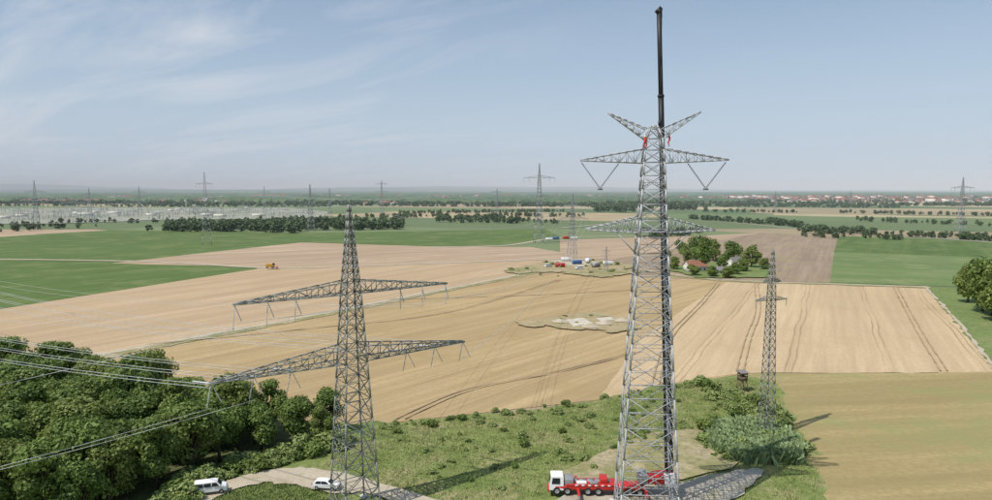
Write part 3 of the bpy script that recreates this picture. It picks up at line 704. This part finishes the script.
def house(name,px,py,rz,L,W,hh,roof):
    e=emp(name,P(px,py),rz); cubeobj('walls',(0,0,hh/2),(L,W,hh),M_plaster,e,0); rh=W*.4
    pyd('roof',[(-L/2-.4,-W/2-.5,hh-.2),(L/2+.4,-W/2-.5,hh-.2),(L/2+.4,0,hh+rh),(-L/2-.4,0,hh+rh),(-L/2-.4,W/2+.5,hh-.2),(L/2+.4,W/2+.5,hh-.2)],[(0,1,2,3),(3,2,5,4)],roof,e)
    for s in(-1,1): pyd('gable',[(s*L/2,-W/2,hh),(s*L/2,W/2,hh),(s*L/2,0,hh+rh*.95)],[(0,1,2)],M_plaster,e)
    for k in range(4): cubeobj('window_%d'%k,(-L/2+L*(k+.7)/4.4,-W/2-.01,hh*.55),(1.1,.06,1.2),M_glass,e,0)
    cubeobj('door',(L*.42,-W/2-.01,1.05),(1,.08,2.1),M_wood,e,0); cubeobj('chimney',(L*.2,.6,hh+rh),(.7,.7,1.6),M_roofg,e,0)
house('farm_house',695,272,R(12),12,8,4,M_roof); house('garden_shed',719,274,R(-10),7,5,2.6,M_roofg); house('farm_house',735,268,R(30),10,8,4,M_roofg)
def container(px,py,rz,mat):
    e=emp('site_container',P(px,py)+Vector((0,0,GZ)),rz); mb=MB(); box(mb,(0,0,1.3),(5.9,2.3,2.4))
    for k in range(19):
        for s in(-1,1): box(mb,(-2.8+k*.31,s*1.17,1.3),(.13,.06,2.3))
    for i in(-1,1):
        for j in(-1,1): box(mb,(i*2.95,j*1.17,1.3),(.16,.16,2.6))
    for j in(-.5,.5): box(mb,(2.98,j,1.3),(.05,.06,2.2))
    mb.obj('shell',[mat],e)
for a in[(566,262,.2,M_white),(577,265,.3,M_blue),(588,263,1.2,M_white),(560,268,.1,M_red),(556,240,.2,M_blue),(566,239.5,.5,M_red),(574,240,.2,M_white),(549,241,.2,M_white),(596,268,.8,M_grey),(608,266,.4,M_white)]: container(*a)
p=P(583,270); road_car('delivery_van',(p.x,p.y,GZ),R(200),M_white,'van')
p=P(545,268); road_car('delivery_van',(p.x,p.y,GZ),R(30),M_white,'van')
e=emp('combine_harvester',P(266,269.5)+Vector((0,0,GZ)),R(10)); e.scale=(.8,.8,.8)
prism('body',[(0,1.0),(0,2.6),(1,3.4),(4.5,3.4),(5.2,2.8),(6.4,2.6),(6.6,1.0)],[1.4]*7,M_yel,e,.08)
prism('cab',[(5.0,2.7),(5.0,4.1),(6.5,4.0),(6.9,2.7)],[.9,.8,.8,.9],M_glass,e,.05); cubeobj('cab_roof',(5.75,0,4.15),(1.7,1.8,.12),M_yel,e)
cubeobj('header',(8.2,0,.7),(1.2,6,.8),M_red,e,.05); wheels(e,(5.4,),1.9,.95,.6); wheels(e,(1.0,),1.5,.6,.4); beam_=MB(); beam(beam_,(3,1.4,3.3),(-.5,2.6,3.8),.35); beam_.obj('unloading_auger',[M_yel],e)
for k,(x,y) in enumerate([(560,323),(590,328),(604,325),(622,322)]):
    r_=np.random.default_rng(k+50); b=P(x,y); mb=MB(); m=9
    gx=np.linspace(-1,1,m); GX,GY=np.meshgrid(gx,gx,indexing='ij'); Z=np.clip(1-np.sqrt(GX**2+GY**2),0,1)*1.2*(1+r_.normal(size=GX.shape)*.15)
    V=np.stack([b.x+GX*3,b.y+GY*2.6,Z+GZ-.02],-1).reshape(-1,3); ii,jj=np.meshgrid(np.arange(m-1),np.arange(m-1),indexing='ij'); q=(ii*m+jj).ravel()
    mb.add(V,np.stack([q,q+m,q+m+1,q+1],1)); mb.obj('spoil_heap',[m_dirt])
# ------------------------------------------------------------------ people
def skin_obj(name,V,E,Rd,mat,parent,root=0,sub=1):
    me=bpy.data.meshes.new(name); me.from_pydata(V,E,[]); o=bpy.data.objects.new(name,me); col.objects.link(o); o.parent=parent
    me.materials.append(mat)
    o.modifiers.new('Skin','SKIN')
    if not me.skin_vertices: return o
    for i,r in enumerate(Rd):
        sv=me.skin_vertices[0].data[i]; sv.radius=(r,r) if not isinstance(r,tuple) else r; sv.use_root=(i==root)
    s=o.modifiers.new('Sub','SUBSURF'); s.levels=sub; s.render_levels=sub
    return o
def person(name,loc,rz):
    e=emp(name,loc,rz)
    V=[(0,0,.95),(0,.02,1.15),(0,0,1.38),(0,.02,1.5),(-.19,.02,1.42),(-.3,.22,1.28),(-.22,.45,1.36),(.19,.02,1.42),(.32,.2,1.5),(.25,.42,1.66),
       (-.1,0,.9),(-.13,.12,.5),(-.13,0,.1),(.1,0,.9),(.16,.28,.66),(.15,.18,.25)]
    E=[(0,1),(1,2),(2,3),(2,4),(4,5),(5,6),(2,7),(7,8),(8,9),(0,10),(10,11),(11,12),(0,13),(13,14),(14,15)]
    skin_obj('work_suit',V,E,[.15,.14,.16,.06,.075,.055,.04,.075,.055,.04,.1,.075,.05,.1,.075,.05],M_cloth,e)
    skin_obj('boots',[(-.13,-.02,.1),(-.13,0,.04),(-.13,.18,.03),(.15,.16,.25),(.15,.18,.19),(.15,.36,.18)],[(0,1),(1,2),(3,4),(4,5)],[.06,.055,.04]*2,M_tyre,e)
    skin_obj('head',[(0,.02,1.48),(0,.03,1.56),(0,.04,1.64),(0,.03,1.72)],[(0,1),(1,2),(2,3)],[.05,.07,.095,.08],M_skin,e)
    mb=MB(); box(mb,(0,.14,1.63),(.03,.04,.05)); mb.obj('nose',[M_skin],e)
    mb=MB()
    for s in(-1,1): box(mb,(s*.035,.132,1.66),(.02,.01,.012))
    box(mb,(0,.13,1.585),(.05,.012,.012)); mb.obj('eyes_and_mouth',[M_tyre],e)
    mb=MB(); n=8; th=np.arange(n)*2*np.pi/n; rs=[(.16,1.70),(.13,1.70),(.125,1.76),(.09,1.82),(.01,1.845)]
    V=np.concatenate([np.stack([r*np.cos(th),.03+r*1.15*np.sin(th),np.full(n,zz)],1) for r,zz in rs]); i=np.arange(n);j=(i+1)%n
    mb.add(V,np.concatenate([np.stack([i+q*n,j+q*n,j+(q+1)*n,i+(q+1)*n],1) for q in range(4)])); mb.obj('helmet',[M_white],e)
    for nm,(x,y,zz) in(('left_hand',(-.22,.45,1.36)),('right_hand',(.25,.42,1.66))):
        V=[(x,y,zz),(x,y+.05,zz+.01),(x,y+.09,zz+.01)];E=[(0,1),(1,2)];Rr=[.028,.035,.035]
        for k,l in enumerate((.06,.075,.07,.055)):
            a=len(V); xx=x+(k-1.5)*.022; V+=[(xx,y+.1,zz+.01),(xx,y+.1+l*.5,zz-.005),(xx,y+.1+l*.7,zz-.04)];E+=[(2,a),(a,a+1),(a+1,a+2)];Rr+=[.009,.009,.008]
        a=len(V); V+=[(x+.045,y+.06,zz),(x+.06,y+.1,zz-.02)];E+=[(1,a),(a,a+1)];Rr+=[.011,.009]
        skin_obj(nm,V,E,Rr,M_skin,e)
person('worker',(XM-1.5,YM-1.2,zA(149)),R(-60)); person('worker',(XM+2.1,YM-.9,zA(147)),R(60))
# ------------------------------------------------------------------ haze over the plain
mb=MB(); box(mb,(0,350+14500,195),(70000,29000,400)); hz=mb.obj('haze',[])
m=bpy.data.materials.new('haze_volume'); m.use_nodes=True; nt=m.node_tree; nt.nodes.clear()
vs=nt.nodes.new('ShaderNodeVolumeScatter'); vs.inputs['Density'].default_value=7.5e-5; vs.inputs['Color'].default_value=(0.80,0.93,1,1); vs.inputs['Anisotropy'].default_value=-0.3
mo=nt.nodes.new('ShaderNodeOutputMaterial'); nt.links.new(vs.outputs[0],mo.inputs['Volume']); hz.data.materials.append(m)
# ------------------------------------------------------------------ light
EL=R(57); AZ=R(235)
w=bpy.data.worlds.new('World'); scn.world=w; w.use_nodes=True; nt=w.node_tree; bg=nt.nodes['Background']
sky=nt.nodes.new('ShaderNodeTexSky'); sky.sky_type='NISHITA'; sky.sun_disc=False; sky.sun_elevation=EL; sky.sun_rotation=AZ; sky.dust_density=0.6; sky.air_density=1.2; sky.ozone_density=3.0; sky.altitude=300
tc=nt.nodes.new('ShaderNodeTexCoord'); sp=nt.nodes.new('ShaderNodeSeparateXYZ'); nt.links.new(tc.outputs['Generated'],sp.inputs[0])
def wm(op,a,b):
    x=nt.nodes.new('ShaderNodeMath'); x.operation=op
    for i,v in enumerate((a,b)):
        if isinstance(v,(int,float)): x.inputs[i].default_value=v
        else: nt.links.new(v,x.inputs[i])
    return x.outputs[0]
zz=wm('ADD',wm('MAXIMUM',sp.outputs[2],0),.12); X=wm('DIVIDE',sp.outputs[0],zz); Y=wm('DIVIDE',sp.outputs[1],zz)
cb=nt.nodes.new('ShaderNodeCombineXYZ'); nt.links.new(wm('MULTIPLY',X,.5),cb.inputs[0]); nt.links.new(wm('ADD',wm('MULTIPLY',Y,1.3),wm('MULTIPLY',X,.75)),cb.inputs[1])
nz=nt.nodes.new('ShaderNodeTexNoise'); nz.inputs['Scale'].default_value=1.15; nz.inputs['Detail'].default_value=10; nz.inputs['Roughness'].default_value=.62; nz.inputs['Distortion'].default_value=.8; nt.links.new(cb.outputs[0],nz.inputs['Vector'])
rp=nt.nodes.new('ShaderNodeValToRGB'); rp.color_ramp.elements[0].position=.47; rp.color_ramp.elements[0].color=(0,0,0,1); rp.color_ramp.elements[1].position=.78; rp.color_ramp.elements[1].color=(.85,.85,.85,1); nt.links.new(nz.outputs['Fac'],rp.inputs[0])
msk=nt.nodes.new('ShaderNodeMapRange'); nt.links.new(sp.outputs[0],msk.inputs[0]); msk.inputs[1].default_value=-.4; msk.inputs[2].default_value=.15; msk.inputs[3].default_value=1; msk.inputs[4].default_value=.1
fac=wm('MULTIPLY',rp.outputs[0],msk.outputs[0])
veil=nt.nodes.new('ShaderNodeMapRange'); nt.links.new(sp.outputs[2],veil.inputs[0]); veil.inputs[1].default_value=0.0; veil.inputs[2].default_value=.30; veil.inputs[3].default_value=.9; veil.inputs[4].default_value=.35; veil.interpolation_type='SMOOTHSTEP'
mv=nt.nodes.new('ShaderNodeMix'); mv.data_type='RGBA'; nt.links.new(veil.outputs[0],mv.inputs[0]); nt.links.new(sky.outputs[0],mv.inputs[6]); mv.inputs[7].default_value=(4.9,6.0,7.4,1)
mx=nt.nodes.new('ShaderNodeMix'); mx.data_type='RGBA'; nt.links.new(fac,mx.inputs[0]); nt.links.new(mv.outputs[2],mx.inputs[6]); mx.inputs[7].default_value=(7.0,7.3,7.8,1)
nt.links.new(mx.outputs[2],bg.inputs[0]); bg.inputs[1].default_value=0.102
sd=bpy.data.lights.new('sun','SUN'); sd.energy=4.3; sd.angle=R(.5); sd.color=(1,.94,.85); so=bpy.data.objects.new('sun',sd); col.objects.link(so)
sv=Vector((math.sin(AZ)*math.cos(EL),math.cos(AZ)*math.cos(EL),math.sin(EL))); so.rotation_euler=sv.to_track_quat('Z','Y').to_euler(); so.location=(0,0,120)
# ------------------------------------------------------------------ camera
cd=bpy.data.cameras.new('camera'); cd.sensor_width=36; cd.lens=36*F/992; cd.clip_start=.5; cd.clip_end=200000
co=bpy.data.objects.new('camera',cd); col.objects.link(co); co.location=(0,0,H); co.rotation_euler=(R(90)-TH,0,0); scn.camera=co
scn.view_settings.view_transform='Standard'; scn.view_settings.look='None'; scn.view_settings.exposure=0
